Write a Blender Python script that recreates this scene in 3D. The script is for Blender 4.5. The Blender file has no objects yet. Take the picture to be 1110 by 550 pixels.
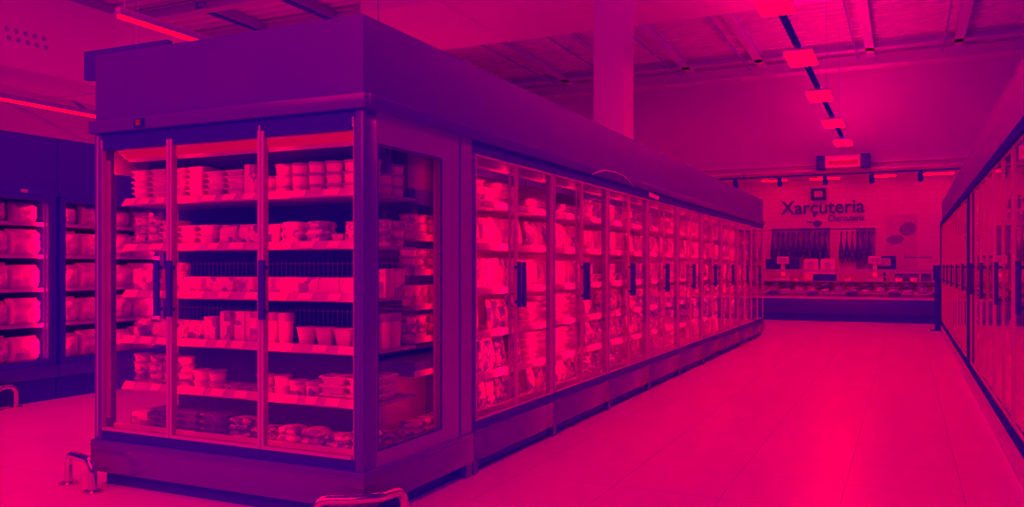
import bpy, bmesh, math, random
from mathutils import Vector, Matrix, noise as mnoise

random.seed(11)
SC = bpy.context.scene
COL = SC.collection
PI = math.pi

# ---------------------------------------------------------------- materials
def new_mat(name):
    m = bpy.data.materials.new(name)
    m.use_nodes = True
    nt = m.node_tree
    nt.nodes.clear()
    out = nt.nodes.new('ShaderNodeOutputMaterial')
    return m, nt, out

BLUE_DARK, BLUE_LIGHT = 0.995, 0.955
def hue(r):
    """two-ink picture grade put into the material colours: indigo for dark things, crimson for pale ones"""
    t = min(1, max(0, r / 0.8)) ** 0.7
    return (r, 0.0, BLUE_DARK + (BLUE_LIGHT - BLUE_DARK) * t, 1)

def mat(name, r, rough=.5, metal=0., spec=.5, var=0., mottled=None, bump=0., scale=12.):
    """plain paint / plastic; var = brightness difference from one object to the next;
    mottled = second red value mixed in by noise"""
    m, nt, out = new_mat(name)
    N, L = nt.nodes, nt.links
    b = N.new('ShaderNodeBsdfPrincipled')
    b.inputs['Base Color'].default_value = hue(r)
    b.inputs['Roughness'].default_value = rough
    b.inputs['Metallic'].default_value = metal
    b.inputs['Specular IOR Level'].default_value = spec
    L.new(b.outputs[0], out.inputs[0])
    col = None
    if mottled is not None:
        tc = N.new('ShaderNodeTexCoord')
        nz = N.new('ShaderNodeTexNoise')
        nz.inputs['Scale'].default_value = scale
        nz.inputs['Detail'].default_value = 3
        L.new(tc.outputs['Object'], nz.inputs['Vector'])
        cr = N.new('ShaderNodeValToRGB')
        cr.color_ramp.elements[0].position = .40
        cr.color_ramp.elements[1].position = .60
        cr.color_ramp.elements[0].color = hue(r)
        cr.color_ramp.elements[1].color = hue(mottled)
        L.new(nz.outputs[0], cr.inputs[0])
        col = cr.outputs[0]
    if var:
        oi = N.new('ShaderNodeObjectInfo')
        mr = N.new('ShaderNodeMapRange')
        mr.inputs['To Min'].default_value = 1 - var
        mr.inputs['To Max'].default_value = 1.0
        L.new(oi.outputs['Random'], mr.inputs[0])
        cmb = N.new('ShaderNodeCombineColor')
        L.new(mr.outputs[0], cmb.inputs[0])
        cmb.inputs[1].default_value = 0
        cmb.inputs[2].default_value = 1
        mx = N.new('ShaderNodeMix')
        mx.data_type = 'RGBA'
        mx.blend_type = 'MULTIPLY'
        mx.inputs['Factor'].default_value = 1
        L.new(cmb.outputs[0], mx.inputs['B'])
        if col: L.new(col, mx.inputs['A'])
        else: mx.inputs['A'].default_value = hue(r)
        col = mx.outputs['Result']
    if col: L.new(col, b.inputs['Base Color'])
    if bump:
        tc = N.new('ShaderNodeTexCoord')
        nz = N.new('ShaderNodeTexNoise')
        nz.inputs['Scale'].default_value = scale * 2
        L.new(tc.outputs['Object'], nz.inputs['Vector'])
        bp = N.new('ShaderNodeBump')
        bp.inputs['Strength'].default_value = bump
        bp.inputs['Distance'].default_value = .01
        L.new(nz.outputs[0], bp.inputs['Height'])
        L.new(bp.outputs[0], b.inputs['Normal'])
    return m

def printed(name, light, dark, scale=16., cover=.52, rough=.35):
    """printed packaging: blocks and blobs of dark ink on a pale wrap, different on every pack"""
    m, nt, out = new_mat(name)
    N, L = nt.nodes, nt.links
    b = N.new('ShaderNodeBsdfPrincipled')
    b.inputs['Roughness'].default_value = rough
    L.new(b.outputs[0], out.inputs[0])
    tc = N.new('ShaderNodeTexCoord')
    oi = N.new('ShaderNodeObjectInfo')
    ml = N.new('ShaderNodeMath'); ml.operation = 'MULTIPLY'; ml.inputs[1].default_value = 37.
    L.new(oi.outputs['Random'], ml.inputs[0])
    ad = N.new('ShaderNodeVectorMath'); ad.operation = 'ADD'
    L.new(tc.outputs['Object'], ad.inputs[0]); L.new(ml.outputs[0], ad.inputs[1])
    vo = N.new('ShaderNodeTexVoronoi'); vo.inputs['Scale'].default_value = scale
    vo.distance = 'CHEBYCHEV'
    L.new(ad.outputs[0], vo.inputs['Vector'])
    nz = N.new('ShaderNodeTexNoise'); nz.inputs['Scale'].default_value = scale * 1.7
    nz.inputs['Detail'].default_value = 4
    L.new(ad.outputs[0], nz.inputs['Vector'])
    sep = N.new('ShaderNodeSeparateColor')
    L.new(vo.outputs['Color'], sep.inputs[0])
    mx = N.new('ShaderNodeMath'); mx.operation = 'ADD'
    L.new(sep.outputs[0], mx.inputs[0]); L.new(nz.outputs[0], mx.inputs[1])
    hf = N.new('ShaderNodeMath'); hf.operation = 'MULTIPLY'; hf.inputs[1].default_value = .5
    L.new(mx.outputs[0], hf.inputs[0])
    cr = N.new('ShaderNodeValToRGB')
    cr.color_ramp.elements[0].position = cover - .06
    cr.color_ramp.elements[1].position = cover + .06
    cr.color_ramp.elements[0].color = hue(light)
    cr.color_ramp.elements[1].color = hue(dark)
    L.new(hf.outputs[0], cr.inputs[0])
    L.new(cr.outputs[0], b.inputs['Base Color'])
    return m

def emitter(name, strength, blue=.08):
    m, nt, out = new_mat(name)
    e = nt.nodes.new('ShaderNodeEmission')
    e.inputs['Color'].default_value = (1, 0, blue / max(strength, 1), 1)
    e.inputs['Strength'].default_value = strength
    nt.links.new(e.outputs[0], out.inputs[0])
    return m

def glass_mat(name, tint=.97, ior=1.45, rough=.0):
    """clear sheet glass: what lies behind shows straight through, the surface mirrors by Fresnel"""
    m, nt, out = new_mat(name)
    N, L = nt.nodes, nt.links
    t = N.new('ShaderNodeBsdfTransparent'); t.inputs[0].default_value = (tint, tint, 1, 1)
    g = N.new('ShaderNodeBsdfGlossy'); g.inputs['Roughness'].default_value = rough
    g.inputs['Color'].default_value = (.97, .97, 1, 1)
    # Schlick reflectance from the angle to the surface, the same for both faces of the sheet
    ge = N.new('ShaderNodeNewGeometry')
    dt = N.new('ShaderNodeVectorMath'); dt.operation = 'DOT_PRODUCT'
    L.new(ge.outputs['Normal'], dt.inputs[0]); L.new(ge.outputs['Incoming'], dt.inputs[1])
    ab = N.new('ShaderNodeMath'); ab.operation = 'ABSOLUTE'; L.new(dt.outputs['Value'], ab.inputs[0])
    su = N.new('ShaderNodeMath'); su.operation = 'SUBTRACT'; su.inputs[0].default_value = 1; L.new(ab.outputs[0], su.inputs[1])
    pw = N.new('ShaderNodeMath'); pw.operation = 'POWER'; pw.inputs[1].default_value = 5; L.new(su.outputs[0], pw.inputs[0])
    f0 = ((ior - 1) / (ior + 1)) ** 2
    fm = N.new('ShaderNodeMath'); fm.operation = 'MULTIPLY_ADD'; fm.inputs[1].default_value = 1 - f0; fm.inputs[2].default_value = f0
    L.new(pw.outputs[0], fm.inputs[0])
    x = N.new('ShaderNodeMixShader')
    L.new(fm.outputs[0], x.inputs[0]); L.new(t.outputs[0], x.inputs[1]); L.new(g.outputs[0], x.inputs[2])
    L.new(x.outputs[0], out.inputs[0])
    return m

def tiled_floor():
    m, nt, out = new_mat('pale_floor_tile')
    N, L = nt.nodes, nt.links
    b = N.new('ShaderNodeBsdfPrincipled')
    b.inputs['Roughness'].default_value = .30
    b.inputs['Specular IOR Level'].default_value = .35
    L.new(b.outputs[0], out.inputs[0])
    tc = N.new('ShaderNodeTexCoord')
    mp = N.new('ShaderNodeMapping')
    mp.inputs['Location'].default_value = (-.88 + .62 * 20, -1.29 + .62 * 20, 0)
    L.new(tc.outputs['Object'], mp.inputs[0])
    br = N.new('ShaderNodeTexBrick')
    br.offset = 0.; br.squash = 1.
    br.inputs['Scale'].default_value = 1.
    br.inputs['Brick Width'].default_value = .62
    br.inputs['Row Height'].default_value = .62
    br.inputs['Mortar Size'].default_value = .0028
    br.inputs['Mortar Smooth'].default_value = .3
    br.inputs['Color1'].default_value = hue(.80)
    br.inputs['Color2'].default_value = hue(.775)
    br.inputs['Mortar'].default_value = hue(.46)
    L.new(mp.outputs[0], br.inputs['Vector'])
    nz = N.new('ShaderNodeTexNoise'); nz.inputs['Scale'].default_value = .9; nz.inputs['Detail'].default_value = 5
    L.new(tc.outputs['Object'], nz.inputs['Vector'])
    mr = N.new('ShaderNodeMapRange'); mr.inputs['To Min'].default_value = .26; mr.inputs['To Max'].default_value = .36
    L.new(nz.outputs[0], mr.inputs[0]); L.new(mr.outputs[0], b.inputs['Roughness'])
    L.new(br.outputs['Color'], b.inputs['Base Color'])
    return m

def wall_tile():
    m, nt, out = new_mat('glazed_wall_tile')
    N, L = nt.nodes, nt.links
    b = N.new('ShaderNodeBsdfPrincipled')
    b.inputs['Roughness'].default_value = .35
    L.new(b.outputs[0], out.inputs[0])
    tc = N.new('ShaderNodeTexCoord')
    sp = N.new('ShaderNodeSeparateXYZ'); cb = N.new('ShaderNodeCombineXYZ')
    L.new(tc.outputs['Object'], sp.inputs[0]); L.new(sp.outputs[0], cb.inputs[0]); L.new(sp.outputs[2], cb.inputs[1])
    br = N.new('ShaderNodeTexBrick')
    br.inputs['Scale'].default_value = 1.
    br.inputs['Brick Width'].default_value = .3
    br.inputs['Row Height'].default_value = .12
    br.inputs['Mortar Size'].default_value = .006
    br.inputs['Color1'].default_value = hue(.84)
    br.inputs['Color2'].default_value = hue(.82)
    br.inputs['Mortar'].default_value = hue(.70)
    L.new(cb.outputs[0], br.inputs['Vector'])
    L.new(br.outputs['Color'], b.inputs['Base Color'])
    return m

M = dict(
    floor=tiled_floor(), wall_tile=wall_tile(),
    wall=mat('matt_wall_paint', .82, .7), bulkhead=mat('bulkhead_paint', .74, .7), deck=mat('metal_roof_deck', .76, .5), beam_pale=mat('pale_painted_steel', .74, .5), beam=mat('painted_steel', .60, .5),
    beam_dark=mat('dark_service_steel', .34, .5), duct=mat('sheet_metal_duct', .86, .5), column=mat('column_paint', .62, .6),  # darker steel tone for conduits, hangers and small fittings
    panel=mat('graphite_cladding', .088, .35, mottled=.096, scale=3.), frame=mat('graphite_frame', .10, .3), matte=mat('matte_black_trim', .035, .9, spec=0.), base=mat('graphite_kick_cladding', .125, .16, spec=.9),
    black=mat('black_plastic', .030, .4, spec=.2), black_in=mat('black_interior', .040, .6, spec=.1), toe=mat('dark_toe_kick', .05, .5, spec=.2),
    stile=mat('satin_aluminium_stile', .52, .3), rail=mat('price_rail_plastic', .52, .35), tag=mat('paper_price_tag', .86, .6), shelf=mat('grey_shelf_steel', .30, .4),
    white=mat('white_enamel', .80, .3), white_soft=mat('white_inner_panel', .62, .5), chrome=mat('brushed_steel_tube', .78, .22, metal=1.),
    steel=mat('stainless_steel', .60, .3, metal=.6), handle=mat('black_handle_grip', .035, .45, spec=.2), wire=mat('grey_wire', .30, .4),
    inner=mat('dark_canopy_liner', .06, .4), lamp=emitter('linear_lamp_diffuser', 9.), panel_lamp=emitter('led_panel_diffuser', 60., .12), uplight_fill=emitter('added_uplight_glow', 150., 150 * .065), canopy_glow=emitter('canopy_diffuser', .66, .1), led=emitter('case_led_strip', 34.), led_long=emitter('long_case_led_strip', 112., 112 * .010),
    down=emitter('counter_downlight_diffuser', 17.), counter_fill=emitter('counter_fill_glow', 45.), side_fill=emitter('side_fill_glow', 17.), screen=emitter('small_display_segments', .4),
    glass=glass_mat('door_glass'), glass_side=glass_mat('end_panel_glass', .95, 1.5), glass_right=glass_mat('facing_door_glass', .97, 1.9), glass_counter=glass_mat('counter_glass', .97, 1.4),
    tub=mat('white_tub_plastic', .82, .35, var=.15), lid=mat('pale_tub_lid', .45, .35, var=.4), tubprint=printed('printed_tub_sleeve', .78, .20, 22, .56),
    tray=mat('pale_tray_plastic', .78, .35, var=.2), film=printed('printed_tray_film', .74, .24, 20, .55), darktray=mat('dark_mesh_tray', .10, .5, var=.4, mottled=.26, scale=40),
    carton=printed('printed_carton', .80, .30, 14, .60, .5), pouch=printed('printed_pouch_film', .74, .16, 17, .56, .25), pouch_pale=printed('pale_pouch_film', .80, .40, 12, .58, .25),
    meat=printed('sliced_meat_pack', .66, .10, 24, .50, .25), bag=mat('pale_bag_film', .84, .4, var=.08, mottled=.66, scale=9, bump=.6), seal=mat('crimped_seal', .66, .4),
    foil=mat('foil_lid', .62, .3), bottle=mat('dark_bottle', .12, .3, var=.6), ham=mat('cured_ham_skin', .045, .5, var=.6, mottled=.22, scale=9), hoof=mat('ham_hoof', .02, .5),
    cord=mat('hanging_cord', .4, .6), food=mat('counter_food', .82, .45, var=.35, mottled=.40, scale=30), sign=mat('sign_lettering', .085, .5), poster=mat('poster_paper', .70, .6),
    salami=mat('printed_salami_picture', .22, .6, mottled=.40, scale=30), ink=mat('poster_ink', .10, .6), rack=mat('rack_backing', .22, .6, mottled=.40, scale=5),
    darkbag=mat('dark_fridge_body', .040, .45, spec=.25), counter=mat('counter_front_panel', .055, .35), bracket=mat('bracket_steel', .3, .4),
    back_long=mat('pale_case_back', .40, .5), shelf_long=mat('pale_case_shelf', .66, .4), stile_thin=mat('pale_door_edge', .68, .3),
    side_liner=mat('side_canopy_liner', .20, .5),
    fascia_right=mat('facing_cabinet_fascia', .095, .5), frame_lit=mat('graphite_frame_lit', .30, .28),  # side frame: graphite paled, the aisle-side sheen put into its colour
    letter_tone=mat('faint_letter_tone', .42, .6),
)

# ---------------------------------------------------------------- mesh builder
class MB:
    def __init__(self): self.v, self.f = [], []
    def add(self, vs, fs):
        n = len(self.v)
        self.v += [tuple(p) for p in vs]
        self.f += [tuple(i + n for i in q) for q in fs]
        return self
    def box(self, x0, x1, y0, y1, z0, z1):
        if x0 > x1: x0, x1 = x1, x0
        if y0 > y1: y0, y1 = y1, y0
        if z0 > z1: z0, z1 = z1, z0
        vs = [(x, y, z) for z in (z0, z1) for (x, y) in ((x0, y0), (x1, y0), (x1, y1), (x0, y1))]
        return self.add(vs, [(3, 2, 1, 0), (4, 5, 6, 7), (0, 1, 5, 4), (1, 2, 6, 5), (2, 3, 7, 6), (3, 0, 4, 7)])
    def bbox(self, x0, x1, y0, y1, z0, z1, c):
        """box with chamfered edges"""
        bm = bmesh.new()
        bmesh.ops.create_cube(bm, size=1.)
        for v in bm.verts:
            v.co = Vector(((x0 + x1) / 2 + v.co.x * (x1 - x0), (y0 + y1) / 2 + v.co.y * (y1 - y0), (z0 + z1) / 2 + v.co.z * (z1 - z0)))
        bmesh.ops.bevel(bm, geom=list(bm.edges), offset=c, segments=2, affect='EDGES', profile=.5)
        bm.verts.index_update()
        self.add([v.co[:] for v in bm.verts], [[v.index for v in f.verts] for f in bm.faces])
        bm.free()
        return self
    def frame_x(self, x0, x1, y0, y1, z0, z1, w, wt=None, wb=None):
        """rectangular frame lying in a plane x = const"""
        wt = wt or w; wb = wb or w
        self.box(x0, x1, y0, y0 + w, z0, z1); self.box(x0, x1, y1 - w, y1, z0, z1)
        self.box(x0, x1, y0 + w, y1 - w, z1 - wt, z1); self.box(x0, x1, y0 + w, y1 - w, z0, z0 + wb)
        return self
    def frame_y(self, x0, x1, y0, y1, z0, z1, w):
        self.box(x0, x0 + w, y0, y1, z0, z1); self.box(x1 - w, x1, y0, y1, z0, z1)
        self.box(x0 + w, x1 - w, y0, y1, z1 - w, z1); self.box(x0 + w, x1 - w, y0, y1, z0, z0 + w)
        return self
    def tube(self, path, r, seg=12, cap=True):
        P = [Vector(p) for p in path]
        n = len(P); rings = []
        up = Vector((0, 0, 1))
        t0 = (P[1] - P[0]).normalized()
        a = t0.cross(up) if abs(t0.dot(up)) < .95 else t0.cross(Vector((1, 0, 0)))
        a.normalize()
        for i in range(n):
            t = (P[min(i + 1, n - 1)] - P[max(i - 1, 0)]).normalized()
            a = (a - t * a.dot(t)).normalized()
            b = t.cross(a)
            rings.append([P[i] + (a * math.cos(2 * PI * k / seg) + b * math.sin(2 * PI * k / seg)) * r for k in range(seg)])
        vs = [p for q in rings for p in q]
        fs = [(i * seg + k, i * seg + (k + 1) % seg, (i + 1) * seg + (k + 1) % seg, (i + 1) * seg + k) for i in range(n - 1) for k in range(seg)]
        if cap:
            fs.append(tuple(range(seg))[::-1]); fs.append(tuple((n - 1) * seg + k for k in range(seg)))
        return self.add(vs, fs)
    def lathe(self, prof, c=(0, 0, 0), seg=20):
        vs = [(c[0] + r * math.cos(2 * PI * k / seg), c[1] + r * math.sin(2 * PI * k / seg), c[2] + z) for r, z in prof for k in range(seg)]
        n = len(prof)
        fs = [(i * seg + k, i * seg + (k + 1) % seg, (i + 1) * seg + (k + 1) % seg, (i + 1) * seg + k) for i in range(n - 1) for k in range(seg)]
        fs.append(tuple(range(seg))[::-1]); fs.append(tuple((n - 1) * seg + k for k in range(seg)))
        return self.add(vs, fs)
    def tapered(self, w0, d0, w1, d1, z0, z1, c=(0, 0), rnd=.25, seg=4):
        """rounded rectangular solid, w0 x d0 below, w1 x d1 above"""
        def ring(w, d, z):
            r = min(w, d) * rnd; out = []
            for qx, qy, a0 in ((1, 1, 0), (-1, 1, PI / 2), (-1, -1, PI), (1, -1, 1.5 * PI)):
                for k in range(seg):
                    a = a0 + PI / 2 * k / (seg - 1)
                    out.append((c[0] + qx * (w / 2 - r) + r * math.cos(a), c[1] + qy * (d / 2 - r) + r * math.sin(a), z))
            return out
        A, B = ring(w0, d0, z0), ring(w1, d1, z1)
        n = len(A)
        return self.add(A + B, [tuple(range(n))[::-1], tuple(range(n, 2 * n))] + [(k, (k + 1) % n, n + (k + 1) % n, n + k) for k in range(n)])
    def pillow(self, w, h, d, nx=11, nz=13, wr=.006, seed=0., y0=0., lean=0., px=3.2, pin=.05):
        """standing sealed bag: two puffed sheets joined round the rim, flat crimps above and below"""
        def pt(i, j, s):
            u, v = 2 * i / (nx - 1) - 1, 2 * j / (nz - 1) - 1
            e = max(0., 1 - abs(u) ** px) * max(0., 1 - abs(v * 1.06) ** 4 if abs(v) < .94 else 0.)
            t = s * d / 2 * e ** .6
            k = mnoise.noise(Vector((u * 2.3 + seed, v * 2.3, s + seed))) * wr * (1 if e > .02 else .25)
            return (u * w / 2 * (1 - pin * (1 - v * v)), y0 + t + k + lean * (v + 1) * h / 2, (v + 1) / 2 * h)
        vs = [pt(i, j, -1) for j in range(nz) for i in range(nx)] + [pt(i, j, 1) for j in range(nz) for i in range(nx)]
        # close the rim: a thin edge
        o = nx * nz; fs = []
        for j in range(nz - 1):
            for i in range(nx - 1):
                a = j * nx + i
                fs.append((a, a + 1, a + nx + 1, a + nx)); fs.append((o + a + nx, o + a + nx + 1, o + a + 1, o + a))
        rim = [i for i in range(nx)] + [j * nx + nx - 1 for j in range(1, nz)] + [(nz - 1) * nx + i for i in range(nx - 2, -1, -1)] + [j * nx for j in range(nz - 2, 0, -1)]
        for q in range(len(rim)):
            a, b = rim[q], rim[(q + 1) % len(rim)]
            fs.append((b, a, o + a, o + b))
        return self.add(vs, fs)
    def mesh(self, name, m, org=(0, 0, 0), smooth=35.):
        me = bpy.data.meshes.new(name)
        me.from_pydata([(x - org[0], y - org[1], z - org[2]) for x, y, z in self.v], [], self.f)
        me.validate(); me.update()
        if smooth:
            me.polygons.foreach_set('use_smooth', [True] * len(me.polygons))
            me.set_sharp_from_angle(angle=math.radians(smooth))
        me.materials.append(m)
        return me

ORG = {}
def tag(o, label=None, cat=None, group=None, kind=None):
    if label: o['label'] = label
    if cat: o['category'] = cat
    if group: o['group'] = group
    if kind: o['kind'] = kind
    return o
def thing(name, label, cat, loc, group=None):
    o = bpy.data.objects.new(name, None); COL.objects.link(o)
    o.empty_display_size = .1
    o.location = loc; ORG[o.name] = tuple(loc)
    return tag(o, label, cat, group)
def part(name, mb, m, parent, label=None, smooth=35.):
    """mesh whose vertices are given in world metres, hung under its thing or part"""
    org = ORG[parent.name]
    o = bpy.data.objects.new(name, mb.mesh(name, m, org, smooth)); COL.objects.link(o)
    o.parent = parent; ORG[o.name] = org
    if label: o['label'] = label
    return o
def solo(name, mb, m, label, cat, loc, group=None, smooth=35.):
    o = bpy.data.objects.new(name, mb.mesh(name, m, loc, smooth)); COL.objects.link(o)
    o.location = loc; ORG[o.name] = tuple(loc)
    return tag(o, label, cat, group)
def struct(name, mb, m, smooth=35.):
    o = bpy.data.objects.new(name, mb.mesh(name, m, (0, 0, 0), smooth)); COL.objects.link(o)
    o['kind'] = 'structure'; ORG[o.name] = (0, 0, 0)
    return o

TH = ('first', 'second', 'third', 'fourth', 'fifth', 'sixth', 'seventh', 'eighth', 'ninth', 'tenth', 'eleventh', 'twelfth', 'thirteenth', 'fourteenth', 'fifteenth', 'sixteenth', 'seventeenth', 'eighteenth', 'nineteenth', 'twentieth', 'twenty-first', 'twenty-second', 'twenty-third', 'twenty-fourth')

# ---------------------------------------------------------------- product prototypes (copied, never shown themselves)
PROTO = {}
def proto(key, name, cat, mb, m, kids=(), size=(0, 0, 0)):
    o = bpy.data.objects.new(name, mb.mesh(name, m))
    cs = []
    for nm, b, mm in kids:
        c = bpy.data.objects.new(nm, b.mesh(nm, mm)); cs.append(c)
    PROTO[key] = (o, cs, cat, size)
def place(key, x, y, z, rz, label, group, scale=1.):
    o, cs, cat, size = PROTO[key]
    r = o.copy(); COL.objects.link(r)
    r.location = (x, y, z); r.rotation_euler = (0, 0, rz)
    if scale != 1.: r.scale = (scale,) * 3
    tag(r, label, cat, group)
    for c in cs:
        d = c.copy(); COL.objects.link(d); d.parent = r
    return r

# fronts face -y
def P_round_tub(key, r, h, sleeve=True):
    b = MB().lathe([(r * .80, 0), (r * .82, .002), (r * .90, h * .74), (r * .90, h * .76)], seg=18)
    l = MB().lathe([(r * .90, h * .761), (r, h * .77), (r, h * .96), (r * .95, h), (r * .8, h), (r * .78, h * .985)], seg=18)
    proto(key, 'round_tub', 'tub', b, M['tubprint'] if sleeve else M['tub'], [('lid', l, M['lid'])], (2 * r, 2 * r, h))
P_round_tub('tub', .055, .048); P_round_tub('tub_white', .054, .060, False); P_round_tub('tub_tall', .046, .19, False); P_round_tub('tub_mid', .05, .10)
def P_tray(key, w, d, h, m, film):
    b = MB().tapered(w * .72, d * .78, w * .86, d * .90, 0, h * .70, rnd=.16)
    b.tapered(w, d, w, d, h * .70, h * .9, rnd=.16)
    f = MB().tapered(w * .97, d * .97, w * .90, d * .90, h * .9, h, rnd=.16)
    proto(key, 'food_tray', 'food tray', b, m, [('film', f, film)], (w, d, h))
P_tray('tray', .143, .14, .033, M['tray'], M['film']); P_tray('tray_wide', .17, .14, .046, M['tray'], M['film']); P_tray('tray_dark', .19, .16, .042, M['darktray'], M['darktray'])
def P_carton(key, w, d, h, m=None):
    b = MB().bbox(-w / 2, w / 2, -d / 2, d / 2, 0, h, .003)
    f = MB().box(-w / 2 + .004, w / 2 - .004, -d * .08, d * .08, h, h + .0015)
    proto(key, 'carton', 'carton', b, m or M['carton'], [('flap', f, M['tag'])], (w, d, h))
P_carton('carton', .10, .09, .155); P_carton('carton_big', .125, .10, .215); P_carton('carton_slim_big', .085, .08, .23); P_carton('carton_mid', .128, .10, .108); P_carton('carton_low', .15, .11, .10); P_carton('carton_tall', .075, .07, .19)
def P_cup(key, r, h):
    b = MB().lathe([(r * .62, 0), (r * .64, .003), (r * .93, h * .9), (r * .95, h * .92)], seg=18)
    l = MB().lathe([(r * .95, h * .92), (r, h * .93), (r, h * .97), (r * .9, h)], seg=18)
    proto(key, 'yogurt_pot', 'yogurt pot', b, M['tub'], [('foil_lid', l, M['foil'])], (2 * r, 2 * r, h))
P_cup('cup', .060, .115); P_cup('cup_small', .040, .065)
def P_pouch(key, w, h, d, m, seed, name='pouch', lean=.12, px=4., pin=.03, wr=.012):
    b = MB().pillow(w, h, d, wr=wr, seed=seed, lean=lean, px=px, pin=pin)
    s = MB().box(-w * .46, w * .46, lean * h - .003, lean * h + .003, h * .965, h * 1.0)
    proto(key, name, name, b, m, [('seal', s, M['seal'])], (w, d, h))
P_pouch('pouch', .13, .185, .055, M['pouch'], 1.); P_pouch('pouch_b', .145, .17, .06, M['pouch_pale'], 5.); P_pouch('pouch_c', .12, .20, .05, M['meat'], 9.)
P_pouch('pouch_big', .15, .235, .07, M['pouch'], 2.); P_pouch('pouch_big_pale', .16, .225, .07, M['pouch_pale'], 6.); P_pouch('pouch_big_dark', .14, .24, .06, M['meat'], 8.)
P_pouch('pouch_low', .14, .13, .08, M['pouch'], 4., 'pouch', .05)
P_pouch('bag', .32, .265, .22, M['bag'], 3., 'bag', .0, 9., .0, .034); P_pouch('bag_b', .32, .245, .20, M['bag'], 7., 'bag', .0, 9., .0, .034)
def P_flat(key, w, d, h, m):
    b = MB()
    b.tapered(w * .8, d * .8, w * .96, d * .96, 0, h * .5, rnd=.3); b.tapered(w * .96, d * .96, w * .78, d * .78, h * .5, h, rnd=.3)
    f = MB().box(-w * .2, w * .2, -d * .25, d * .25, h, h + .002)
    proto(key, 'flat_pack', 'flat pack', b, m, [('sticker', f, M['tag'])], (w, d, h))
P_flat('flat', .17, .14, .038, M['meat']); P_flat('flat_pale', .16, .15, .045, M['film'])
def P_bottle(key, r, h):
    b = MB().lathe([(r, 0), (r, h * .6), (r * .8, h * .72), (r * .4, h * .8), (r * .38, h * .92)], seg=14)
    c = MB().lathe([(r * .45, h * .92), (r * .45, h)], seg=14)
    proto(key, 'bottle', 'bottle', b, M['bottle'], [('cap', c, M['lid'])], (2 * r, 2 * r, h))
P_bottle('bottle', .033, .19)
LOOK = dict(pouch_big='printed pouch', pouch_big_pale='pale pouch', pouch_big_dark='dark speckled pouch', carton_big='printed carton', carton_slim_big='slim carton', tub='printed round tub', tub_white='white lidded tub', tub_tall='tall white tub', tub_mid='printed tub', tray='thin sealed tray', tray_wide='wide sealed tray', tray_dark='dark mesh tray', carton='printed carton',
            carton_mid='low striped carton', pouch_low='low crumpled pouch', carton_low='low pale carton', carton_tall='slim carton', cup='tapered pale pot', cup_small='small foil-lidded pot', pouch='printed pouch', pouch_b='pale pouch', pouch_c='dark speckled pouch', flat='flat meat pack',
            flat_pale='flat pale pack', bottle='dark bottle', bag='plump pale bag', bag_b='crumpled pale bag')

# ================================================================ SETTING
FX0, FX1, FY0, FY1 = -15., 9., -7., 20.2
struct('floor', MB().box(FX0, FX1, FY0, FY1, -.12, 0), M['floor'], 0)
WY = 20.0      # tiled wall behind the delicatessen counter
BY = 18.1      # bulkhead above the counter
struct('wall_back', MB().box(-15, 9, WY, WY + .2, 0, 3.75), M['wall_tile'], 0)
struct('wall_upper', MB().box(-15, 9, BY, BY + .2, 3.68, 6.22), M['bulkhead'], 0)
sf = MB().box(-15, 9, BY + .2, WY, 3.6, 3.75)
struct('ceiling_soffit', sf, M['wall'], 0)
struct('trim_1', MB().box(-15, 9, BY - .22, BY + .25, 3.60, 3.65), M['white'], 0)
struct('trim_2', MB().box(-15, 9, BY - .12, BY, 3.76, 3.81), M['white'], 0)
# steel roof deck, ribs running across the shop
rd = MB(); pitch = .28; y = 5.6
while y < 18.3:
    rd.box(-14, 6.5, y, y + pitch * .55, 6.22, 6.30); rd.box(-14, 6.5, y + pitch * .55, y + pitch, 6.29, 6.37); y += pitch
struct('ceiling', rd, M['deck'], 0)
def beam(name, x0, x1, y0, y1, z0, z1, m, flange=.03):
    """I-section beam along its longer side"""
    b = MB()
    if x1 - x0 > y1 - y0:
        c = (y0 + y1) / 2
        b.box(x0, x1, y0, y1, z0, z0 + flange); b.box(x0, x1, y0, y1, z1 - flange, z1); b.box(x0, x1, c - .02, c + .02, z0 + flange, z1 - flange)
    else:
        c = (x0 + x1) / 2
        b.box(x0, x1, y0, y1, z0, z0 + flange); b.box(x0, x1, y0, y1, z1 - flange, z1); b.box(c - .02, c + .02, y0, y1, z0 + flange, z1 - flange)
    o = struct(name, b, m, 0)
    return o
struct('ceiling_edge_beam', MB().box(-14, 6.5, 17.15, 17.4, 5.90, 6.12).box(-14, 6.5, 17.08, 17.47, 5.87, 5.90), M['beam_pale'], 0)
beam('ceiling_cross_beam', -14, 6.5, 16.2, 16.45, 6.04, 6.2, M['beam'])
for k, px in enumerate((-11.2, -9.2, -7.3, -5.4, -3.9, -2.3, -.62, 1.74, 3.46, 5.4)):
    beam('ceiling_purlin_beam', px - .09, px + .09, 10.45, 17.06, 6.04, 6.22, M['beam'])
    struct('ceiling_conduit_trim', MB().tube([(px - .28, 10.5, 6.0), (px - .28, 17.0, 6.0)], .022, 8), M['beam_dark'])
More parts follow.
